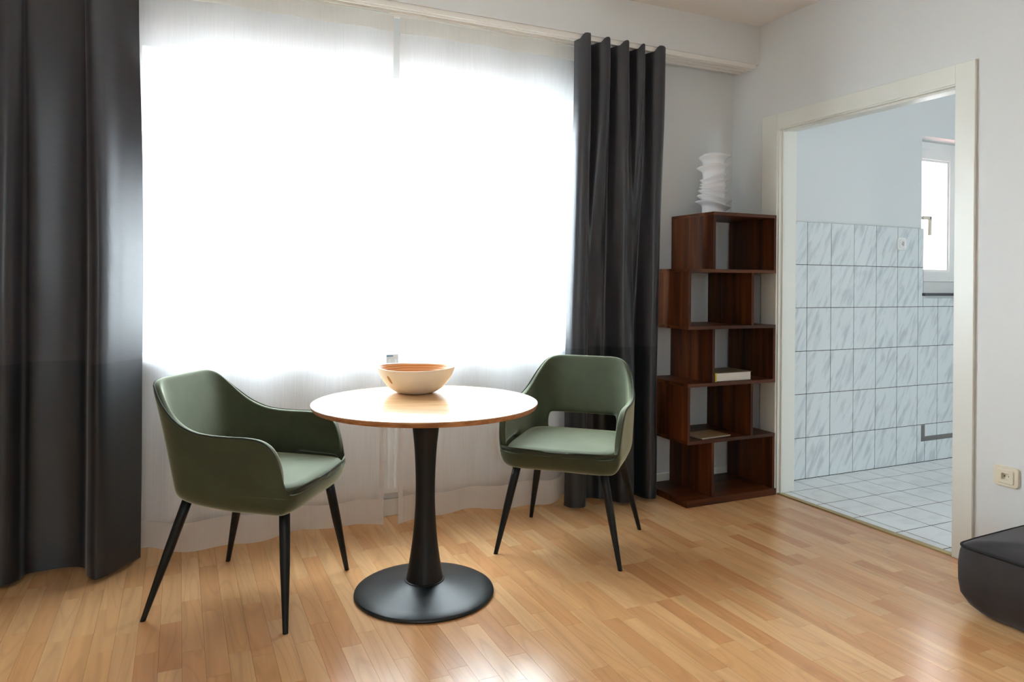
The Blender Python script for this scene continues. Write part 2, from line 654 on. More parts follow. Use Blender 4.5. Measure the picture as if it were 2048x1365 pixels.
struct(box('trim_1', XL, XR, 3.235, YW, 2.472, ZC, M['wall']), 'white boxed beam above the curtain rail', 'beam')

# floor with single laminate strips
floor = box('floor', XL, XR, YF, NY, -.06, -.0045, M['sub'])
struct(floor, 'beech laminate strip floor of the living room', 'floor')


def project(x, y, z):
    s, c = math.sin(YAW), math.cos(YAW)
    w = x * s + y * c
    if w < .1:
        return None
    return CX + (x * c - y * s) / w * F_PX, CY - (z - CAM_H) / w * F_PX, w


strips = []
SW = .0665
ncol = int((XR - XL) / SW)
for i in range(ncol):
    xa = XR - .004 - (i + 1) * SW
    y = NY - .012 - rnd.uniform(0, .42)
    yb = NY - .012
    while yb > YF + .05:
        ya = max(YF + .01, yb - (rnd.uniform(.33, .47) if yb < NY - .02 else rnd.uniform(.08, .45)))
        strips.append((xa, xa + SW, ya, yb, rnd.random(), (i % 3 == 2)))
        yb = ya


def vis(s):
    p = project((s[0] + s[1]) / 2, (s[2] + s[3]) / 2, 0)
    if not p or p[0] < -60 or p[0] > 2110 or p[1] > 1440:
        return 0
    if s[3] > 3.40 and (s[0] + s[1]) / 2 < 2.4:
        return 0
    if (s[0] + s[1]) / 2 > 2.4 and s[2] > 3.02:
        return 0
    return (s[3] - s[2]) / p[2] ** 3


order = sorted(range(len(strips)), key=lambda k: -vis(strips[k]))
chosen = set(k for k in order[:300] if vis(strips[k]) > 0)
lens = {}


def strip_mesh(L):
    k = round(L, 2)
    if k not in lens:
        bm = bmesh.new()
        add_box(bm, -SW / 2 + .0003, SW / 2 - .0003, -.5, .5, -.004, 0)
        me = bpy.data.meshes.new('plank')
        bm.to_mesh(me)
        bm.free()
        me.materials.append(M['plank'])
        lens[k] = me
    return lens[k]


fv, ff, ft = [], [], []
for k, (x0, x1, y0, y1, tone, seam) in enumerate(strips):
    if k in chosen:
        o = link('plank', strip_mesh(1), None, floor)
        o.location = ((x0 + x1) / 2, (y0 + y1) / 2, 0)
        o.scale = (1, y1 - y0 - .0006, 1)
        o['tone'] = tone
    else:
        b = len(fv)
        g = .0003
        for z in (-.004, 0):
            fv += [(x0 + g, y0 + g, z), (x1 - g, y0 + g, z), (x1 - g, y1 - g, z), (x0 + g, y1 - g, z)]
        ff += [(b + 4, b + 5, b + 6, b + 7), (b, b + 1, b + 5, b + 4), (b + 1, b + 2, b + 6, b + 5), (b + 2, b + 3, b + 7, b + 6), (b + 3, b, b + 4, b + 7)]
        ft += [tone] * 5
fo = mesh_obj('plank_field', fv, ff, M['plank_field'], floor)
a = fo.data.attributes.new('tone', 'FLOAT', 'FACE')
a.data.foreach_set('value', ft)
fo['kind'] = 'stuff'

# baseboards
struct(boxes('baseboard_back', [(XL, NX0, YW - .014, YW, 0, .075), (NX1, XR, YW - .014, YW, 0, .075)], M['lacquer'], bevel=.002),
       'low white baseboard along the window wall', 'baseboard')
struct(box('baseboard_niche', NX0 + .002, NX1 - .002, NY - .015, NY, 0, .085, M['lacquer'], bevel=.002),
       'white baseboard below the radiator', 'baseboard')

# kitchen shell
KY = 3.235
KNX0, KNX1, KNZ0, KNZ1 = 4.515, 5.09, 1.128, 2.19
KXE = 6.0
wk = boxes('wall_kitchen', [
    (XR + .125, KNX0, KY, YO - .13, -.06, ZC), (KNX1, KXE + .1, KY, YO - .13, -.06, ZC),
    (KNX0, KNX1, KY, YO - .13, KNZ1, ZC), (KNX0, KNX1, KY, YO - .13, -.06, KNZ0)], M['wall'])
struct(wk, 'kitchen wall, tiled below and painted white above', 'wall')
struct(box('wall_kitchen_side', KXE, KXE + .12, YF, KY, -.06, ZC, M['wall']), 'far white side wall of the kitchen', 'wall')
fk = box('floor_kitchen', XR + .03, KXE, YF, KY, -.06, .0008, M['grout'])
struct(fk, 'kitchen floor laid with white tiles and dark joints', 'floor')


def tile_mesh(name, w, d, h, bevel, mat, vertical):
    bm = bmesh.new()
    if vertical:
        add_box(bm, -w / 2, w / 2, 0, d, -h / 2, h / 2)
    else:
        add_box(bm, -w / 2, w / 2, -h / 2, h / 2, -d, 0)
    bmesh.ops.bevel(bm, geom=list(bm.edges), offset=bevel, segments=1, affect='EDGES')
    me = bpy.data.meshes.new(name)
    bm.to_mesh(me)
    bm.free()
    me.materials.append(mat)
    return me


TW, TH = .2012, .2625
wall_meshes = {}


def wall_tile(x0, x1, z0, z1):
    g = .0016
    key = (round(x1 - x0, 4), round(z1 - z0, 4))
    if key not in wall_meshes:
        wall_meshes[key] = tile_mesh('tile', x1 - x0 - 2 * g, .008, z1 - z0 - 2 * g, .0012, M['wall_tile'], True)
    o = link('tile', wall_meshes[key], None, wk)
    o.location = ((x0 + x1) / 2, KY - .0095, (z0 + z1) / 2)


boxes_g = boxes('grout', [(XR + .13, KNX0 + .012, KY - .0082, KY, .001, 1.566), (KNX0 + .012, KXE - .002, KY - .0082, KY, .001, 1.10),
                          (KNX1 + .003, KXE - .002, KY - .0082, KY, 1.10, 1.566)], M['grout'], wk)
TX0 = 3.469 - TW
ZR = [0.002, .2525, .518, .779, 1.043, 1.305, 1.567]
for r in range(6):
    for c in range(14):
        x0, x1 = TX0 + c * TW, TX0 + (c + 1) * TW
        z0, z1 = ZR[r], ZR[r + 1]
        if x0 > KXE - .02:
            continue
        x1 = min(x1, KXE - .003)
        if r >= 4 and x0 > 4.40 and x0 < KNX1:
            if x0 < KNX0:                       # cut beside the window
                wall_tile(x0, KNX0 + .01, z0, z1)
                if r == 4:
                    wall_tile(KNX0 + .01, x1, z0, 1.102)
            elif r == 4:
                wall_tile(x0, min(x1, KNX1), z0, 1.102)
            if x1 > KNX1:
                wall_tile(KNX1, x1, z0, z1)
            continue
        if r == 0 and abs(x0 - 4.475) < .03:
            wall_tile(x0, x0 + .075, z0, z1)
            wall_tile(x0 + .075, x1, z0, z1)
            continue
        wall_tile(x0, x1, z0, z1)
# grey mortar where pieces of tile are missing, an L-shaped mark near the floor
mx0 = 4.515
boxes('mortar_patch', [(mx0, mx0 + .035, KY - .0115, KY - .009, .140, .250), (mx0 + .035, KXE - .5, KY - .0115, KY - .009, .140, .172)], M['mortar'], wk)

ftm = {}


def floor_tile(x0, x1, y0, y1):
    g = .0030
    key = (round(x1 - x0, 4), round(y1 - y0, 4))
    if key not in ftm:
        ftm[key] = tile_mesh('floor_tile', x1 - x0 - 2 * g, .006, y1 - y0 - 2 * g, .0012, M['floor_tile'], False)
    o = link('floor_tile', ftm[key], None, fk)
    o.location = ((x0 + x1) / 2, (y0 + y1) / 2, .002)


FXS = [XR + .032, 3.171] + [3.171 + .2 * k for k in range(1, 15)]
FYS = [KY - .010, 3.055] + [3.055 - .2345 * k for k in range(1, 8)]
for i in range(len(FXS) - 1):
    for j in range(len(FYS) - 1):
        if FXS[i + 1] > KXE:
            continue
        if i == 0 and FYS[j] > 3.06:
            floor_tile(FXS[i], FXS[i + 1], FYS[j + 1], 3.12)
            continue
        floor_tile(FXS[i], FXS[i + 1], FYS[j + 1], FYS[j])
# the unseen rest of the kitchen floor
fo2 = box('tile_field', XR + .13, KXE - .03, YF, FYS[-1] - .003, .0008, .002, M['floor_tile'], fk)
fo2['kind'] = 'stuff'

# doorway: casing, lining, threshold
door = thing('door_1', 'white door lining and casing of the open kitchen doorway', 'doorway', (XR, 2.55, 0))
door['kind'] = 'structure'


def dpart(name, *a, mat='lacquer', bevel=.003):
    o = boxes(name, a, M[mat], None, bevel)
    o.parent = door
    o.matrix_parent_inverse = Matrix.Translation((-XR, -2.55, 0))
    return o


CW = .088
dpart('casing', (XR - .014, XR, DY1 + .006, DY1 + CW + .036, 0, 2.150))
dpart('casing', (XR - .014, XR, DY0 - CW, DY0, 0, 2.150))
dpart('casing', (XR - .0135, XR, DY0 - .001, DY1 + .007, DZ + .002, 2.150))
dpart('jamb', (XR - .006, XR + .127, DY1 - .004, DY1 + .010, 0, DZ))
dpart('jamb', (XR - .006, XR + .127, DY0 - .010, DY0 + .004, 0, DZ))
dpart('lintel', (XR - .006, XR + .127, DY0, DY1, DZ - .004, DZ + .008))
dpart('door_stop', (XR + .012, XR + .026, DY1 - .016, DY1 - .004, 0, DZ - .004), bevel=.002)
dpart('door_stop', (XR + .012, XR + .026, DY0 + .004, DY0 + .016, 0, DZ - .004), bevel=.002)
dpart('door_stop', (XR + .012, XR + .026, DY0 + .016, DY1 - .016, DZ - .016, DZ - .004), bevel=.002)
th = dpart('threshold', (XR - .006, XR + .030, DY0 + .004, DY1 - .004, -.003, .0055), mat='brass', bevel=.0025)
th['label'] = 'brass threshold strip with dark screws'
for k in range(5):
    y = DY0 + .12 + k * .2
    bm = bmesh.new()
    bmesh.ops.create_cone(bm, cap_ends=True, segments=12, radius1=.0042, radius2=.0036, depth=.0014,
                          matrix=Matrix.Translation((XR + .012, y, .0061)))
    s = bm_obj('screw', bm, M['dark_hole'], th)
    s.matrix_parent_inverse = Matrix.Translation((-XR, -2.55, 0))


# ------------------------------------------------------------------ windows
def ring(x0, x1, z0, z1, w, y0, y1):
    return [(x0, x0 + w, y0, y1, z0, z1), (x1 - w, x1, y0, y1, z0, z1), (x0 + w, x1 - w, y0, y1, z0, z0 + w), (x0 + w, x1 - w, y0, y1, z1 - w, z1)]


win = thing('window_1', 'wide white framed living room window behind the sheer curtains', 'window', (0, 0, 0))
win['kind'] = 'structure'
boxes('frame', ring(NX0, NX1, SZ, HZ, .035, 3.61, 3.68), M['plastic'], win, .003)
for k in range(3):
    xa = NX0 + .035 + k * (NX1 - NX0 - .07) / 3
    xb = xa + (NX1 - NX0 - .07) / 3
    boxes('sash', ring(xa + .003, xb - .003, SZ + .038, HZ - .038, .042, 3.600, 3.655), M['plastic'], win, .003)
    box('pane', xa + .042, xb - .042, 3.628, 3.634, SZ + .078, HZ - .078, M['glass'], win)
    hd = boxes('handle', [(xb - .04, xb - .018, 3.588, 3.600, 1.50, 1.57), (xb - .037, xb - .021, 3.560, 3.588, 1.545, 1.561),
                          (xb - .037, xb - .021, 3.552, 3.564, 1.43, 1.561)], M['plastic'], win, .002)
box('sill', NX0, NX1, YW - .02, 3.61, SZ - .028, SZ, M['plastic'], win, .004)

for nm, x0, x1, z0, z1, lab in FW:
    w_ = thing(nm, lab, 'window')
    w_['kind'] = 'structure'
    boxes('frame', ring(x0, x1, z0, z1, .06, YF - .14, YF - .08) + [((x0 + x1) / 2 - .03, (x0 + x1) / 2 + .03, YF - .14, YF - .08, z0 + .06, z1 - .06)], M['plastic'], w_, .003)
    for a_, b_ in ((x0 + .06, (x0 + x1) / 2 - .03), ((x0 + x1) / 2 + .03, x1 - .06)):
        box('pane', a_, b_, YF - .113, YF - .107, z0 + .06, z1 - .06, M['glass'], w_)

wk2 = thing('window_2', 'small white framed window set in the tiled kitchen wall', 'window', (0, 0, 0))
wk2['kind'] = 'structure'
KF = 3.36
boxes('frame', [(KNX0, KNX0 + .045, KF, KF + .07, KNZ0, KNZ1), (KNX1 - .045, KNX1, KF, KF + .07, KNZ0, KNZ1), (KNX0 + .045, KNX1 - .045, KF, KF + .07, KNZ0, 1.235), (KNX0 + .045, KNX1 - .045, KF, KF + .07, 2.115, KNZ1)], M['plastic'], wk2, .003)
boxes('sash', [(4.548, 4.672, KF - .014, KF + .045, 1.212, 2.138), (4.968, 5.058, KF - .014, KF + .045, 1.212, 2.138),
               (4.672, 4.968, KF - .014, KF + .045, 1.212, 1.284), (4.672, 4.968, KF - .014, KF + .045, 2.066, 2.138)], M['plastic'], wk2, .004)
boxes('glazing_bead', ring(4.672, 4.968, 1.284, 2.066, .014, KF - .004, KF + .02), M['plastic'], wk2, .002)
box('pane', 4.675, 4.965, KF + .022, KF + .028, 1.287, 2.063, M['glass'], wk2)
hk = boxes('handle', [(4.612, 4.640, KF - .024, KF - .014, 1.59, 1.67), (4.617, 4.637, KF - .062, KF - .024, 1.640, 1.660),
                      (4.617, 4.700, KF - .070, KF - .054, 1.636, 1.662), (4.678, 4.700, KF - .070, KF - .054, 1.530, 1.662)], M['cream'], wk2, .004)
hk['label'] = 'cream window handle'
bs = box('sill', KNX0 - .001, KNX1, KY - .03, KF, KNZ0 - .012, KNZ0 + .006, M['sill_stone'], wk2, .002)
bs['label'] = 'dark stone sill'

# outside: paving, plus a terracotta roof and red awning added to tint kitchen light pink
g = box('ground_outside', -30, 40, YO + .1, 60, -3.2, -3.0, M['ground'])
struct(g, 'pale paved yard outside the windows', 'ground')
rf = mesh_obj('tint_roof', [(4.2, 3.9, .3), (9, 3.9, .3), (9, 8, -.9), (4.2, 8, -.9), (4.2, 3.9, .2), (9, 3.9, .2), (9, 8, -1.0), (4.2, 8, -1.0)],
              [(0, 1, 2, 3), (4, 7, 6, 5), (0, 4, 5, 1), (1, 5, 6, 2), (2, 6, 7, 3), (3, 7, 4, 0)], M['terracotta'])
aw = mesh_obj('tint_awning', [(4.3, 3.66, 2.80), (5.6, 3.66, 2.80), (5.6, 4.55, 2.33), (4.3, 4.55, 2.33), (4.3, 4.56, 2.20), (5.6, 4.56, 2.20)],
              [(0, 1, 2, 3), (3, 2, 5, 4)], M['awning'])
modif(aw, 'SOLIDIFY', thickness=.003)
tag(aw, 'red cloth awning added above the kitchen window to tint its light pink', 'awning')
tag(rf, 'terracotta roof added below the kitchen window to bounce pink light', 'roof')

# ------------------------------------------------------------------ pedestal table
TZ = .727
tb = thing('pedestal_table', 'round oak-topped pedestal table with black trumpet base', 'table', (.857, 2.626, 0), math.radians(-24))
R_ = .427
lathe('tabletop', [(R_ - .022, TZ - .021), (R_ - .004, TZ - .0035), (R_ - .001, TZ - .0012), (R_ - .004, TZ - .0002), (R_ - .02, TZ), (.002, TZ)][0:0] or
      [(R_ - .0012, TZ - .003), (R_ - .0015, TZ - .0012), (R_ - .003, TZ - .0003), (R_ - .006, TZ), (.25, TZ), (.1, TZ)], M['oak'], tb, 128)
e = lathe('edge_band', [(.10, TZ - .020), (R_ - .012, TZ - .020), (R_ - .008, TZ - .0185), (R_ - .001, TZ - .0035), (R_ - .0012, TZ - .003)], M['oak_edge'], tb, 128)
e['label'] = 'brown plywood edge of the tabletop'
ped = cat([(.070, .048), (.066, .075), (.057, .13), (.046, .21), (.0385, .31), (.0365, .40), (.041, .53), (.051, .63), (.060, .69), (.066, TZ - .021)], 60)
lathe('pedestal', ped, M['black_metal'], tb, 64)
lathe('base', [(.259, .0), (.263, .002), (.264, .006), (.2625, .011), (.257, .0145), (.22, .0205), (.16, .031), (.11, .041), (.085, .047), (.074, .050), (.068, .050)], M['black_base'], tb, 128)
lathe('collar', [(.0735, .0485), (.0755, .0500), (.0750, .0520), (.0715, .0535), (.065, .0535)], M['black_metal'], tb, 64)

# ------------------------------------------------------------------ bowl
bw = thing('wooden_bowl', 'cream bowl with coiled bamboo inside on the round table', 'bowl', (.884, 2.842, TZ), math.radians(-20))


def bowl_surface(name, prof, mat, flip=False):
    n = 96
    vs, fs = [], []
    for (r, z) in prof:
        for i in range(n):
            an = 2 * math.pi * i / n
            k = z / .112
            zz = z + k * k * (.003 * math.cos(2 * an + .5))
            vs.append((r * 1.06 * math.cos(an), r * .98 * math.sin(an), zz * .93))
    m = len(prof)
    for q in range(m - 1):
        for i in range(n):
            j = (i + 1) % n
            f = (q * n + i, q * n + j, (q + 1) * n + j, (q + 1) * n + i)
            fs.append(f[::-1] if flip else f)
    cap = tuple(range(n)) if prof[0][1] < .03 else None
    if cap:
        fs.append(cap if flip else cap[::-1])
    return mesh_obj(name, vs, fs, mat, bw, True)


outp = cat([(.048, .0005), (.064, .002), (.088, .014), (.112, .036), (.130, .062), (.142, .088), (.1485, .110), (.1495, .112)], 30)
inp = cat([(.03, .012), (.060, .014), (.084, .025), (.106, .045), (.124, .068), (.137, .092), (.1435, .112), (.1445, .1135)], 30)
bowl_surface('outer_shell', outp, M['bowl_out'])
bowl_surface('inner_lining', inp, M['bamboo'], True)
bowl_surface('rim', [(.1495, .112), (.1493, .1135), (.1475, .1142), (.1445, .1135)], M['bowl_out'])
# brown knot mark on the flank towards the door of the room
kn = []
ka = math.radians(-134)
vs, fs = [], []
for i in range(17):
    pa = 2 * math.pi * i / 16
    zz = .070 + (.018 * math.sin(pa) if i < 16 else 0)
    aa = ka + (.055 * math.cos(pa) - .02 * math.sin(pa) if i < 16 else 0)
    r0 = next(r + (r2 - r) * (zz - z) / (z2 - z) for (r, z), (r2, z2) in zip(outp, outp[1:]) if z <= zz <= z2)
    k = zz / .112
    z3 = zz + k * k * (.003 * math.cos(2 * aa + .5))
    vs.append(((r0 + .0008) * 1.06 * math.cos(aa), (r0 + .0008) * .98 * math.sin(aa), z3 * .93))
for i in range(16):
    fs.append((16, i, (i + 1) % 16))
mesh_obj('knot_mark', vs, fs, M['knot'], bw, True)


# ------------------------------------------------------------------ velvet armchairs
def make_chair(label, loc, rz):
    t = thing('velvet_armchair', label, 'chair', loc, rz, 'green velvet armchairs at the round table')
    # half plan from back centre over the arm to the seat front: x, y, top height, how far it belongs to the back
    half = [(-.216, 0, .818, 1.0), (-.215, .075, .818, 1.0), (-.210, .150, .816, 1.0), (-.196, .200, .796, .92), (-.172, .234, .742, .72),
            (-.135, .253, .690, .45), (-.085, .262, .660, .2), (-.025, .265, .649, .06), (.05, .267, .646, 0), (.12, .267, .645, 0), (.176, .267, .634, 0), (.213, .267, .602, 0),
            (.235, .266, .550, 0), (.250, .262, .485, 0), (.261, .247, .455, 0), (.274, .210, .448, 0), (.281, .14, .448, 0), (.284, .07, .448, 0), (.284, 0, .448, 0)]
    hs = cat(half, 46)
    path = hs + [(x, -y, z, w) for (x, y, z, w) in hs[-2:0:-1]]
    fr = [0.0, .22, .36, .58, .80, .94, 1.0]
    rows = []
    for q, (x, y, zt, w) in enumerate(path):
        p0, p1 = path[q - 1], path[(q + 1) % len(path)]
        tx, ty = p1[0] - p0[0], p1[1] - p0[1]
        L = math.hypot(tx, ty) or 1
        nx, ny = -ty / L, tx / L               # outward normal in plan
        col = []
        for zi, tuck in ((.396, .066), (.401, .040), (.414, .018), (.434, .004), (.455, 0.0)):
            rl_ = math.hypot(x - .03, y)
            k_ = 1 - tuck / rl_
            col.append((.03 + (x - .03) * k_, y * k_, zi - .024 * (.46 - zi) / .06 * smooth((x + .22) / .3)))
        z0 = .466 - .026 * smooth((x + .15) / .35)
        for f in fr:
            z = z0 + (zt - z0) * f
            h = z - .455
            lean = .235 * w * h + .10 * w * h * h
            fy = min(1, abs(y) / .2)
            col.append((x - lean, y + math.copysign(fy * h * (.05 - .04 * w), y), z))
        rows.append(col)
    nr = len(rows[0])
    vs = [p for c in rows for p in c]
    fs = []
    nc = len(rows)
    for i in range(nc):
        i2 = (i + 1) % nc
        for k in range(nr - 1):
            ym = (rows[i][k][1] + rows[i2][k][1]) / 2
            xm = (rows[i][k][0] + rows[i2][k][0]) / 2
            if k == 5 and abs(ym) < .182 and xm < -.1:
                continue                      # the open slot below the backrest
            a0, b0 = i * nr + k, i2 * nr + k
            fs.append((a0, a0 + 1, b0 + 1, b0))
    sh = mesh_obj('shell', vs, fs, M['velvet'], t, True)
    modif(sh, 'SOLIDIFY', thickness=.028, offset=-1.0)
    modif(sh, 'SUBSURF', levels=2, render_levels=2)
    sh['label'] = 'green velvet back and arms in one shell'
    # seat: fascia block and cushion
    def slab(name, x0, x1, yw, z0, z1, dome, n=5, tuck=0.0):
        gx, gy = 18, 18
        vs, fs = [], []
        lv = [(z0, .90 - tuck), (z0 + .010, .97 - tuck * .3), ((z0 + z1) / 2, 1.0), (z1 - .008, .992), (z1, .965)]
        xc, xr = (x0 + x1) / 2, (x1 - x0) / 2
        m = 64
        for (z, s) in lv:
            for i in range(m):
                q = 2 * math.pi * i / m
                c, sn = math.cos(q), math.sin(q)
                e_ = 2.0 / n
                px = math.copysign(abs(c) ** e_, c)
                py = math.copysign(abs(sn) ** e_, sn)
                vs.append((xc + xr * px - (1 - s) * xr * px * .9, yw * py * (1 - (1 - s) * .9), z - .026 * (xr * px + xr)))
        for k in range(len(lv) - 1):
            for i in range(m):
                j = (i + 1) % m
                fs.append((k * m + i, k * m + j, (k + 1) * m + j, (k + 1) * m + i))
        fs.append(tuple(range(m))[::-1])
        base = (len(lv) - 1) * m
        prevb = base
        for s in (.85, .6, .3):
            b = len(vs)
            for i in range(m):
                px, py, pz = vs[base + i]
                vs.append((xc + (px - xc) * s, py * s, z1 + dome * (1 - s * s) - .026 * ((px - xc) * s + xr)))
            for i in range(m):
                j = (i + 1) % m
                fs.append((prevb + i, prevb + j, b + j, b + i))
            prevb = b
        fs.append(tuple(prevb + i for i in range(m)))
        return mesh_obj(name, vs, fs, M['velvet'], t, True)
    slab('seat_base', -.165, .215, .205, .412, .446, 0, 6, .06)
    slab('seat', -.188, .281, .243, .440, .482, .010, 6)
    # piping along the rim of the shell and across the seat front
    rim = [Vector(c[-1]) for c in rows]
    pts = []
    for i, p in enumerate(rim):
        inward = Vector((.02 - p.x, -p.y, 0))
        inward.normalize()
        q_ = p + inward * .006 - Vector((0, 0, .001))
        if p.x > .255:
            q_ = Vector((p.x - .003, p.y * .985, .463))        # across the seat front
        pts.append(q_)
    tube('piping', pts, .0036, M['velvet_pipe'], sh, 8, True)
    boxes('seat_frame', [(-.05, .19, -.18, -.155, .378, .392), (-.05, .19, .155, .18, .378, .392), (.03, .07, -.155, .155, .378, .392)], M['black_metal'], t, .002)
    for sx, sy in ((1, 1), (1, -1), (-1, 1), (-1, -1)):
        xt = .215 if sx > 0 else -.150
        xb = .262 if sx > 0 else -.262
        tp, bt = Vector((xt, sy * .190, .402 if sx < 0 else .386)), Vector((xb, sy * .272, .0))
        mid = tp.lerp(bt, .45)
        pts = [tp, tp.lerp(bt, .15), mid, tp.lerp(bt, .75), tp.lerp(bt, .985), bt]
        rad = [.0185, .0185, .0170, .0125, .0095, .0095]
        lg_v, lg_f = [], []
        for p, r in zip(pts, rad):
            for k in range(16):
                q = 2 * math.pi * k / 16
                lg_v.append((p.x + r * math.cos(q), p.y + r * math.sin(q), p.z))
        for i in range(len(pts) - 1):
            for k in range(16):
                k2 = (k + 1) % 16
                lg_f.append((i * 16 + k, (i + 1) * 16 + k, (i + 1) * 16 + k2, i * 16 + k2))
        lg_f += [tuple(range(16)), tuple((len(pts) - 1) * 16 + k for k in range(16))[::-1]]
        mesh_obj('leg', lg_v, lg_f, M['black_metal'], t, True)
    return t


make_chair('green velvet armchair beside the long dark curtain, turned side-on to the table', (.2635, 2.873, 0), math.radians(-33.5))
make_chair('green velvet armchair facing the room, its back slot showing, near the bookshelf', (1.637, 2.875, 0), math.radians(-133.4))

# ------------------------------------------------------------------ bookshelf
bk = thing('bookshelf', 'dark stained wooden zigzag bookshelf in the corner', 'bookshelf', (2.75, 3.245, 0))
BX0, BX1, BY0, BY1 = 2.443, 3.056, 3.062, 3.428


def bpart(name, x0, x1, z0, z1, mat, y0=BY0, y1=BY1):
    o = box(name, x0 - 2.75, x1 - 2.75, y0 - 3.245, y1 - 3.245, z0, z1, M[mat], bk, .0015)
    return o


T = .018
LV = [.036, .3275, .632, .9385, 1.2455, 1.5595]      # top of base, undersides of the boards
bpart('base_board', BX0 - .012, BX1, 0, .036, 'acacia_x', BY0 - .012)
for z in LV[1:5]:
    bpart('shelf_board', BX0, BX1, z, z + T, 'acacia_x')
bpart('shelf_board', 2.606, BX1, LV[5] - T + .014, LV[5] + .014, 'acacia_x')
for k in range(5):
    z0 = LV[k] + (T if k else 0)
    z1 = LV[k + 1] if k < 4 else LV[5] - T + .014
    if k % 2 == 0:
        xs = [(2.606, 2.624), (BX1 - T, BX1)]
    else:
        xs = [(BX0, BX0 + T), (2.877, 2.895)]
    for x0, x1 in xs:
        bpart('side_panel', x0, x1, z0, z1, 'acacia_z', BY0 + .001, BY1 - .001)

# book, magazine, vase
zb = LV[2] + T
b1 = thing('book', 'thick book with white pages and yellow spine lying on the shelf', 'book', (2.648, 3.080, zb), math.radians(1))
box('pages', .004, .248, .002, .185, .003, .046, M['pages'], b1, .001)
c = boxes('cover', [(0, .256, 0, .19, 0, .003), (0, .256, 0, .19, .046, .049)], M['cover'], b1, .0008)
s = box('spine', -.008, .0035, -.001, .19, 0, .049, M['spine'], b1, .001)
s['label'] = 'yellow spine'
zm = LV[1] + T
mg = thing('magazine', 'thin beige magazine lying flat on a lower shelf', 'magazine', (2.56, 3.085, zm), math.radians(5))
box('pages', 0, .21, 0, .15, .0005, .005, M['pages'], mg)
box('cover', -.002, .212, -.002, .152, .005, .0065, M['paper'], mg, .0004)


def make_vase():
    t = thing('ridged_vase', 'white ceramic vase with wavy tilted rings on the bookshelf', 'vase', (2.775, 3.265, LV[5] + .014))
    H = .352
    # ring height, tilt (rise to the right), radius, sharpness
    rings = [(.068, -.030, .092, .011), (.103, -.026, .091, .011), (.143, .000, .079, .009), (.165, .004, .071, .008),
             (.192, .018, .073, .008), (.222, .026, .073, .009), (.284, .010, .088, .012), (.340, .006, .086, .012)]
    n, m = 96, 150
    vs, fs = [], []
    for k in range(m):
        z = H * k / (m - 1)
        for i in range(n):
            an = 2 * math.pi * i / n
            ux, uy = math.cos(an), math.sin(an)
            r = .063 - .006 * math.sin(math.pi * min(1, z / H)) + .004 * math.cos(2 * an + z * 9)
            for q, (zr, tl, rr, w) in enumerate(rings):
                zc = zr + tl * (ux * .9 - uy * .42) * .55 + .003 * math.sin(2 * an + q)
                d = z - zc
                # flat-topped lip: slow rise from below, sharp fall above
                ww = w * (1.55 if d < 0 else .30)
                r += (rr - .056) * math.exp(-(d / ww) ** 2) * (1 + .18 * math.sin(an * 1 + q * 2.1))
            vs.append((r * ux, r * uy, z))
    for k in range(m - 1):
        for i in range(n):
            j = (i + 1) % n
            fs.append((k * n + i, k * n + j, (k + 1) * n + j, (k + 1) * n + i))
    fs.append(tuple(range(n))[::-1])
    # inside of the mouth
    b = len(vs)
    for (s, z) in ((.90, H), (.84, H - .01), (.80, H - .10)):
        for i in range(n):
            p = vs[(m - 1) * n + i]
            vs.append((p[0] * s, p[1] * s, z))
    prev = (m - 1) * n
    for q in range(3):
        cur = b + q * n
        for i in range(n):
            j = (i + 1) % n
            fs.append((prev + i, prev + j, cur + j, cur + i))
        prev = cur
    fs.append(tuple(prev + i for i in range(n)))
    mesh_obj('body', vs, fs, M['ceramic'], t, True)


make_vase()


# ------------------------------------------------------------------ curtains
def cloth(name, top, bot, zt, zb, z0, z1, nz, mat, parent, n=140, wob=0.0, blend=(0, 1), off=0.0, hemf=None, topf=None):
    """Cloth strip between z0 and z1 of a curtain hanging from zt to zb; plan curve goes from top to bot."""
    ct, cb = cat(top, n), cat(bot, n)
    vs, fs = [], []
    for k in range(nz):
        z = z0 + (z1 - z0) * k / (nz - 1)
        u = (zt - z) / (zt - zb)
        w = smooth((u - blend[0]) / (blend[1] - blend[0]))
        for i in range(n):
            x = ct[i][0] + (cb[i][0] - ct[i][0]) * w
            y = ct[i][1] + (cb[i][1] - ct[i][1]) * w
            if wob:
                y += wob * noise.noise(Vector((x * 5, 3.1, z * 2.2)))
                x += wob * .5 * noise.noise(Vector((x * 5, 9.7, z * 2.0)))
            zz = z
            if hemf and k == 0:
                zz += hemf(i / (n - 1))
            if topf and k >= nz - 3:
                zz -= topf(y) * (k - nz + 4) / 3
            vs.append((x, y + off, zz))
    for k in range(nz - 1):
        for i in range(n - 1):
            a0 = k * n + i
            fs.append((a0, a0 + 1, a0 + n + 1, a0 + n))
    return mesh_obj(name, vs, fs, mat, parent, True)


def drape(label, top, bot, zt, zb, zs, blend, n):
    t = thing('blackout_curtain', label, 'curtain', (0, 0, 0))
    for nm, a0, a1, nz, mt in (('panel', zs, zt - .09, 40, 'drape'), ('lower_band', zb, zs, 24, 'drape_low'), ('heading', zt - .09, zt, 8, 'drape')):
        o = cloth(nm, top, bot, zt, zb, a0, a1, nz, M[mt], t, n, .006, blend, topf=(lambda y: .031 * smooth((y - 3.215) / .02)) if nm == 'heading' and zt > 2.46 else None)
        modif(o, 'SOLIDIFY', thickness=.002, offset=0, use_rim=False)
        if nm == 'lower_band':
            o['label'] = 'darker lower band of the curtain'
    # stitched seam between the two cloths
    return t


def wave(x0, x1, y, amp, n, ph=0.0, per=4):
    """Plan points of n pleats between x0 and x1."""
    out = []
    m = n * per
    for k in range(m + 1):
        u = k / m
        a_ = 2 * math.pi * n * u + ph
        out.append((x0 + (x1 - x0) * u + amp * .45 * math.sin(2 * a_), y - amp * math.cos(a_)))
    return out


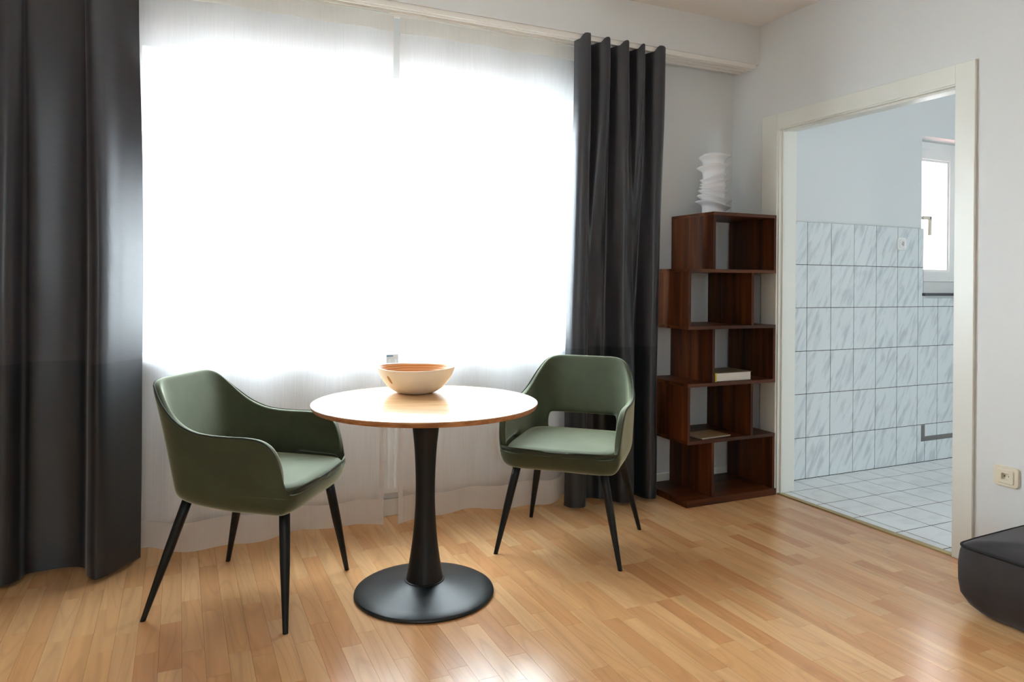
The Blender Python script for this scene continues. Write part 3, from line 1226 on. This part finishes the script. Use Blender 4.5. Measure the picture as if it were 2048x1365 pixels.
# long drape beside the armchair
l_bot = [(-1.30, 3.38), (-1.22, 3.27), (-1.14, 3.27), (-1.07, 3.38), (-.99, 3.39), (-.93, 3.27), (-.85, 3.26), (-.78, 3.38), (-.72, 3.38), (-.67, 3.30),
         (-.60, 3.275), (-.555, 3.31), (-.535, 3.37), (-.47, 3.385), (-.385, 3.38), (-.335, 3.34), (-.318, 3.25), (-.290, 3.200), (-.258, 3.215), (-.215, 3.272), (-.174, 3.332), (-.138, 3.385)]
l_top = [(x * .985 - .012, 3.298 + (y - 3.31) * .55) for x, y in l_bot[:16]] + [(-.345, 3.285), (-.322, 3.255), (-.285, 3.272), (-.24, 3.292), (-.195, 3.288), (-.155, 3.278)]
drape('long charcoal blackout curtain hanging beside the side-on green armchair', l_top, l_bot, 2.444, .018, .852, (.0, .5), 260)
# gathered drape beside the bookshelf
r_top = [(1.885, 3.318), (1.895, 3.270), (1.945, 3.255), (1.968, 3.315), (1.995, 3.330), (2.020, 3.272), (2.070, 3.258), (2.095, 3.318), (2.115, 3.332), (2.135, 3.275), (2.190, 3.258),
         (2.215, 3.320), (2.240, 3.332), (2.258, 3.275), (2.295, 3.262), (2.315, 3.318), (2.345, 3.330), (2.365, 3.275), (2.400, 3.255), (2.43, 3.262)]
r_bot = [(1.835, 3.300), (1.850, 3.250), (1.905, 3.228), (1.945, 3.262), (1.965, 3.330), (1.995, 3.365), (2.035, 3.360), (2.065, 3.330), (2.085, 3.320), (2.105, 3.290), (2.130, 3.225),
         (2.185, 3.205), (2.215, 3.225), (2.232, 3.30), (2.255, 3.34), (2.285, 3.318), (2.295, 3.25), (2.325, 3.215), (2.362, 3.222), (2.385, 3.27)]
r_top = [(x * .987, y - .042) for x, y in r_top]
drape('charcoal blackout curtain gathered beside the bookshelf', r_top, r_bot, 2.475, .018, .842, (.0, .8), 240)


def sheer(label, top, bot, n, edge):
    t = thing('sheer_curtain', label, 'sheer curtain', (0, 0, 0))
    zt, zb = 2.444, .042
    cloth('voile', top, bot, zt, zb, .155, zt - .075, 40, M['sheer'], t, n, .008)
    o = cloth('hem_band', top, bot, zt, zb, zb, .155, 6, M['sheer_hem'], t, n, .008, hemf=lambda u: .010 * math.sin(u * 9 + edge) - .004)
    o['label'] = 'double stitched hem'
    o = cloth('header_tape', top, bot, zt, zb, zt - .075, zt, 6, M['tape'], t, n, .008)
    o['label'] = 'beige gathering tape'
    # doubled side edge next to the gap
    if edge:
        k = len(top) - 1
        e0, e1 = (top[-1], bot[-1]) if edge > 0 else (top[0], bot[0])
        s = -1 if edge > 0 else 1
        a_ = [(e0[0] + s * .024, e0[1] + .004), (e0[0], e0[1] + .002)]
        b_ = [(e1[0] + s * .024, e1[1] + .004), (e1[0], e1[1] + .002)]
        cloth('side_edge', a_, b_, zt, zb, .05, zt - .075, 40, M['sheer_hem'], t, 4, .0)
    return t


def sheer_path(x0, x1, y, amp, k, seed, back=None):
    out = []
    r = random.Random(seed)
    ph = r.uniform(0, 6)
    for i in range(k + 1):
        u = i / k
        x = x0 + (x1 - x0) * u
        yy = y + amp * math.sin(i * 1.25 + ph) + amp * .5 * math.sin(i * .47 + ph * 2)
        if back:                       # the part tucked behind the heavy drape hangs further back
            w = smooth((x - back[0]) / (back[1] - back[0]))
            yy = yy * (1 - w) + back[2] * w
        out.append((x, yy))
    return out


sheer('left sheer white voile curtain panel behind the side-on armchair', sheer_path(-.30, .918, 3.345, .008, 20, 3, (-.03, -.13, 3.362)), sheer_path(-.30, .884, 3.352, .020, 20, 5, (-.02, -.13, 3.428)), 220, 1)
sheer('right sheer white voile curtain panel between the table and the gathered drape', sheer_path(.949, 2.05, 3.345, .008, 19, 8, (1.8, 1.9, 3.362)), sheer_path(.950, 2.05, 3.340, .020, 19, 2, (1.78, 1.92, 3.415)), 180, -1)

# rail under the beam
rl = thing('curtain_rail', 'long white three-track curtain rail below the beam', 'curtain rail', (0, 0, 0))
box('rail_body', XL + .1, 3.058, 3.248, 3.372, 2.462, 2.472, M['rail'], rl)
for y0, y1, z0 in ((3.243, 3.2475, 2.447), (3.284, 3.290, 2.450), (3.326, 3.332, 2.450), (3.367, 3.372, 2.448)):
    box('track_lip', XL + .1, 3.058, y0, y1, z0, 2.4618 if y0 > 3.25 else 2.472, M['rail'], rl)
box('end_cap', 3.058, 3.066, 3.242, 3.373, 2.450, 2.472, M['plastic'], rl, .002)
for x in (.90, 1.02, 2.94):
    o = boxes('end_stop', [(x - .008, x + .008, 3.330, 3.350, 2.452, 2.461)], M['plastic'], rl, .002)
for x in (.905, 2.90):
    bm = bmesh.new()
    bmesh.ops.create_cone(bm, cap_ends=True, segments=10, radius1=.003, radius2=.003, depth=.002, matrix=Matrix.Translation((x, 3.30, 2.4608)))
    bm_obj('screw', bm, M['dark_hole'], rl)

# ------------------------------------------------------------------ radiator
rd = thing('radiator', 'white ribbed panel radiator below the window, seen between the sheer curtains', 'radiator', (.935, 3.52, 0))
RX0, RX1 = -.98, .98
box('back_plate', RX0, RX1, -.012, .040, .125, .835, M['radiator'], rd, .004)
bm = bmesh.new()
for k in range(58):
    x = RX0 + .03 + k * (RX1 - RX0 - .06) / 57
    add_box(bm, x - .0085, x + .0085, -.024, -.011, .150, .800, .006, 2)
rb = bm_obj('rib_panel', bm, M['radiator'], rd)
rb['kind'] = 'stuff'
box('top_grille', RX0, RX1, -.022, .040, .8355, .842, M['radiator'], rd, .002)
lb = box('label_plate', -.008, .032, -.0285, -.0245, .808, .832, M['bluelabel'], rd, .001)
lb['label'] = 'small blue-grey maker plate'
tube('pipe', [(RX1 - .06, .015, .004), (RX1 - .06, .015, .07), (RX1 - .06, .015, .128)], .008, M['radiator'], rd)
tube('pipe', [(RX0 + .06, .015, .004), (RX0 + .06, .015, .07), (RX0 + .06, .015, .128)], .008, M['radiator'], rd)


# ------------------------------------------------------------------ sockets
def rounded_plate(name, w, h, d, r, mat, parent, y0=0.0, hole=0.0):
    """Plate in the local XZ plane facing -Y, optional round recess."""
    def outline(w, h, r, n=8):
        out = []
        for cx_, cz_, a0 in ((w / 2 - r, h / 2 - r, 0), (-w / 2 + r, h / 2 - r, 90), (-w / 2 + r, -h / 2 + r, 180), (w / 2 - r, -h / 2 + r, 270)):
            for k in range(n):
                an = math.radians(a0 + 90 * k / (n - 1))
                out.append((cx_ + r * math.cos(an), cz_ + r * math.sin(an)))
        return out
    o1 = outline(w, h, r)
    o2 = outline(w - .005, h - .005, max(.002, r - .0025))
    n = len(o1)
    vs = [(x, y0, z) for x, z in o1] + [(x, y0 - d * .7, z) for x, z in o1] + [(x, y0 - d, z) for x, z in o2]
    fs = [tuple(range(n))]
    for k in range(2):
        for i in range(n):
            j = (i + 1) % n
            fs.append((k * n + i, k * n + j, (k + 1) * n + j, (k + 1) * n + i)[::-1])
    if hole:
        b = len(vs)
        vs += [(hole * math.cos(math.atan2(z, x)), y0 - d, hole * math.sin(math.atan2(z, x))) for x, z in o2]
        vs += [(hole * .96 * math.cos(math.atan2(z, x)), y0 - d + .012, hole * .96 * math.sin(math.atan2(z, x))) for x, z in o2]
        for (p, q) in ((2 * n, b), (b, b + n)):
            for i in range(n):
                j = (i + 1) % n
                fs.append((p + i, p + j, q + j, q + i)[::-1])
        fs.append(tuple(b + n + i for i in range(n))[::-1])
    else:
        fs.append(tuple(2 * n + i for i in range(n))[::-1])
    return mesh_obj(name, vs, fs, M[mat], parent, False)


def socket(label, loc, rz, w, h, mat):
    t = thing('power_socket', label, 'socket', loc, rz)
    rounded_plate('frame', w, h, .009, .016, mat, t, 0.0, .021)
    ins = rounded_plate('insert', w * .66, h * .70, .013, .008, mat, t, -.0002, .0185)
    for sx in (-1, 1):
        bm = bmesh.new()
        bmesh.ops.create_cone(bm, cap_ends=True, segments=10, radius1=.0024, radius2=.0024, depth=.002,
                              matrix=Matrix.Translation((sx * .0088, -.0022, 0)) @ Matrix.Rotation(math.pi / 2, 4, 'X'))
        bm_obj('pin_hole', bm, M['dark_hole'], ins)
    for sz in (-1, 1):
        box('earth_clip', -.0028, .0028, -.0105, -.0012, sz * .0165 - .0012, sz * .0165 + .0012, M['steel'], ins)
    return t


socket('cream wall socket on the white wall above the dark pouf', (XR, 1.823, .405), -math.pi / 2, .100, .084, 'cream')
socket('white wall socket on the marbled kitchen tiles', (4.303, KY - .0096, 1.457), 0, .082, .082, 'plastic')


# ------------------------------------------------------------------ pouf
pf = thing('floor_pouf', 'low charcoal velvet pouf with piped edges against the wall', 'pouf', (2.818, 1.432, 0), math.radians(2.5))


def pouf(hx, hy, H):
    m = 160
    lv = [(.0, .72), (.012, .80), (.035, .90), (.075, .98), (.12, 1.012), (.18, 1.010), (H - .025, .985), (H - .006, .968), (H, .955)]
    vs, fs = [], []
    n = 12

    def ring_(s, z):
        for i in range(m):
            q = 2 * math.pi * (i + .5) / m
            c, sn = math.cos(q), math.sin(q)
            px = math.copysign(abs(c) ** (2 / n), c)
            py = math.copysign(abs(sn) ** (2 / n), sn)
            d = (1 - s) * .24
            wr = .0025 * noise.noise(Vector((px * 5, py * 6, z * 18)))
            vs.append(((hx - d + wr) * px, (hy - d + wr) * py, z))
    for z, s in lv:
        ring_(s, z)
    k0 = len(lv)
    for k in range(k0 - 1):
        for i in range(m):
            j = (i + 1) % m
            fs.append((k * m + i, k * m + j, (k + 1) * m + j, (k + 1) * m + i))
    fs.append(tuple(range(m))[::-1])
    base = (k0 - 1) * m
    prev = base
    for s in (.96, .88, .74, .5, .22):
        b = len(vs)
        for i in range(m):
            px, py, pz = vs[base + i]
            z = H + .028 * (1 - s ** 3) + .006 * noise.noise(Vector((px * s * 9, py * s * 9, 1.7))) * (1 if s < .95 else .3)
            vs.append((px * s, py * s, z))
        for i in range(m):
            j = (i + 1) % m
            fs.append((prev + i, prev + j, b + j, b + i))
        prev = b
    fs.append(tuple(prev + i for i in range(m)))
    mesh_obj('cushion', vs, fs, M['pouf'], pf, True)
    tube('piping', [Vector(vs[(k0 - 2) * m + i]) + Vector((0, 0, .003)) for i in range(m)], .0055, M['pouf_pipe'], pf, 8, True)


pouf(.249, .28, .248)
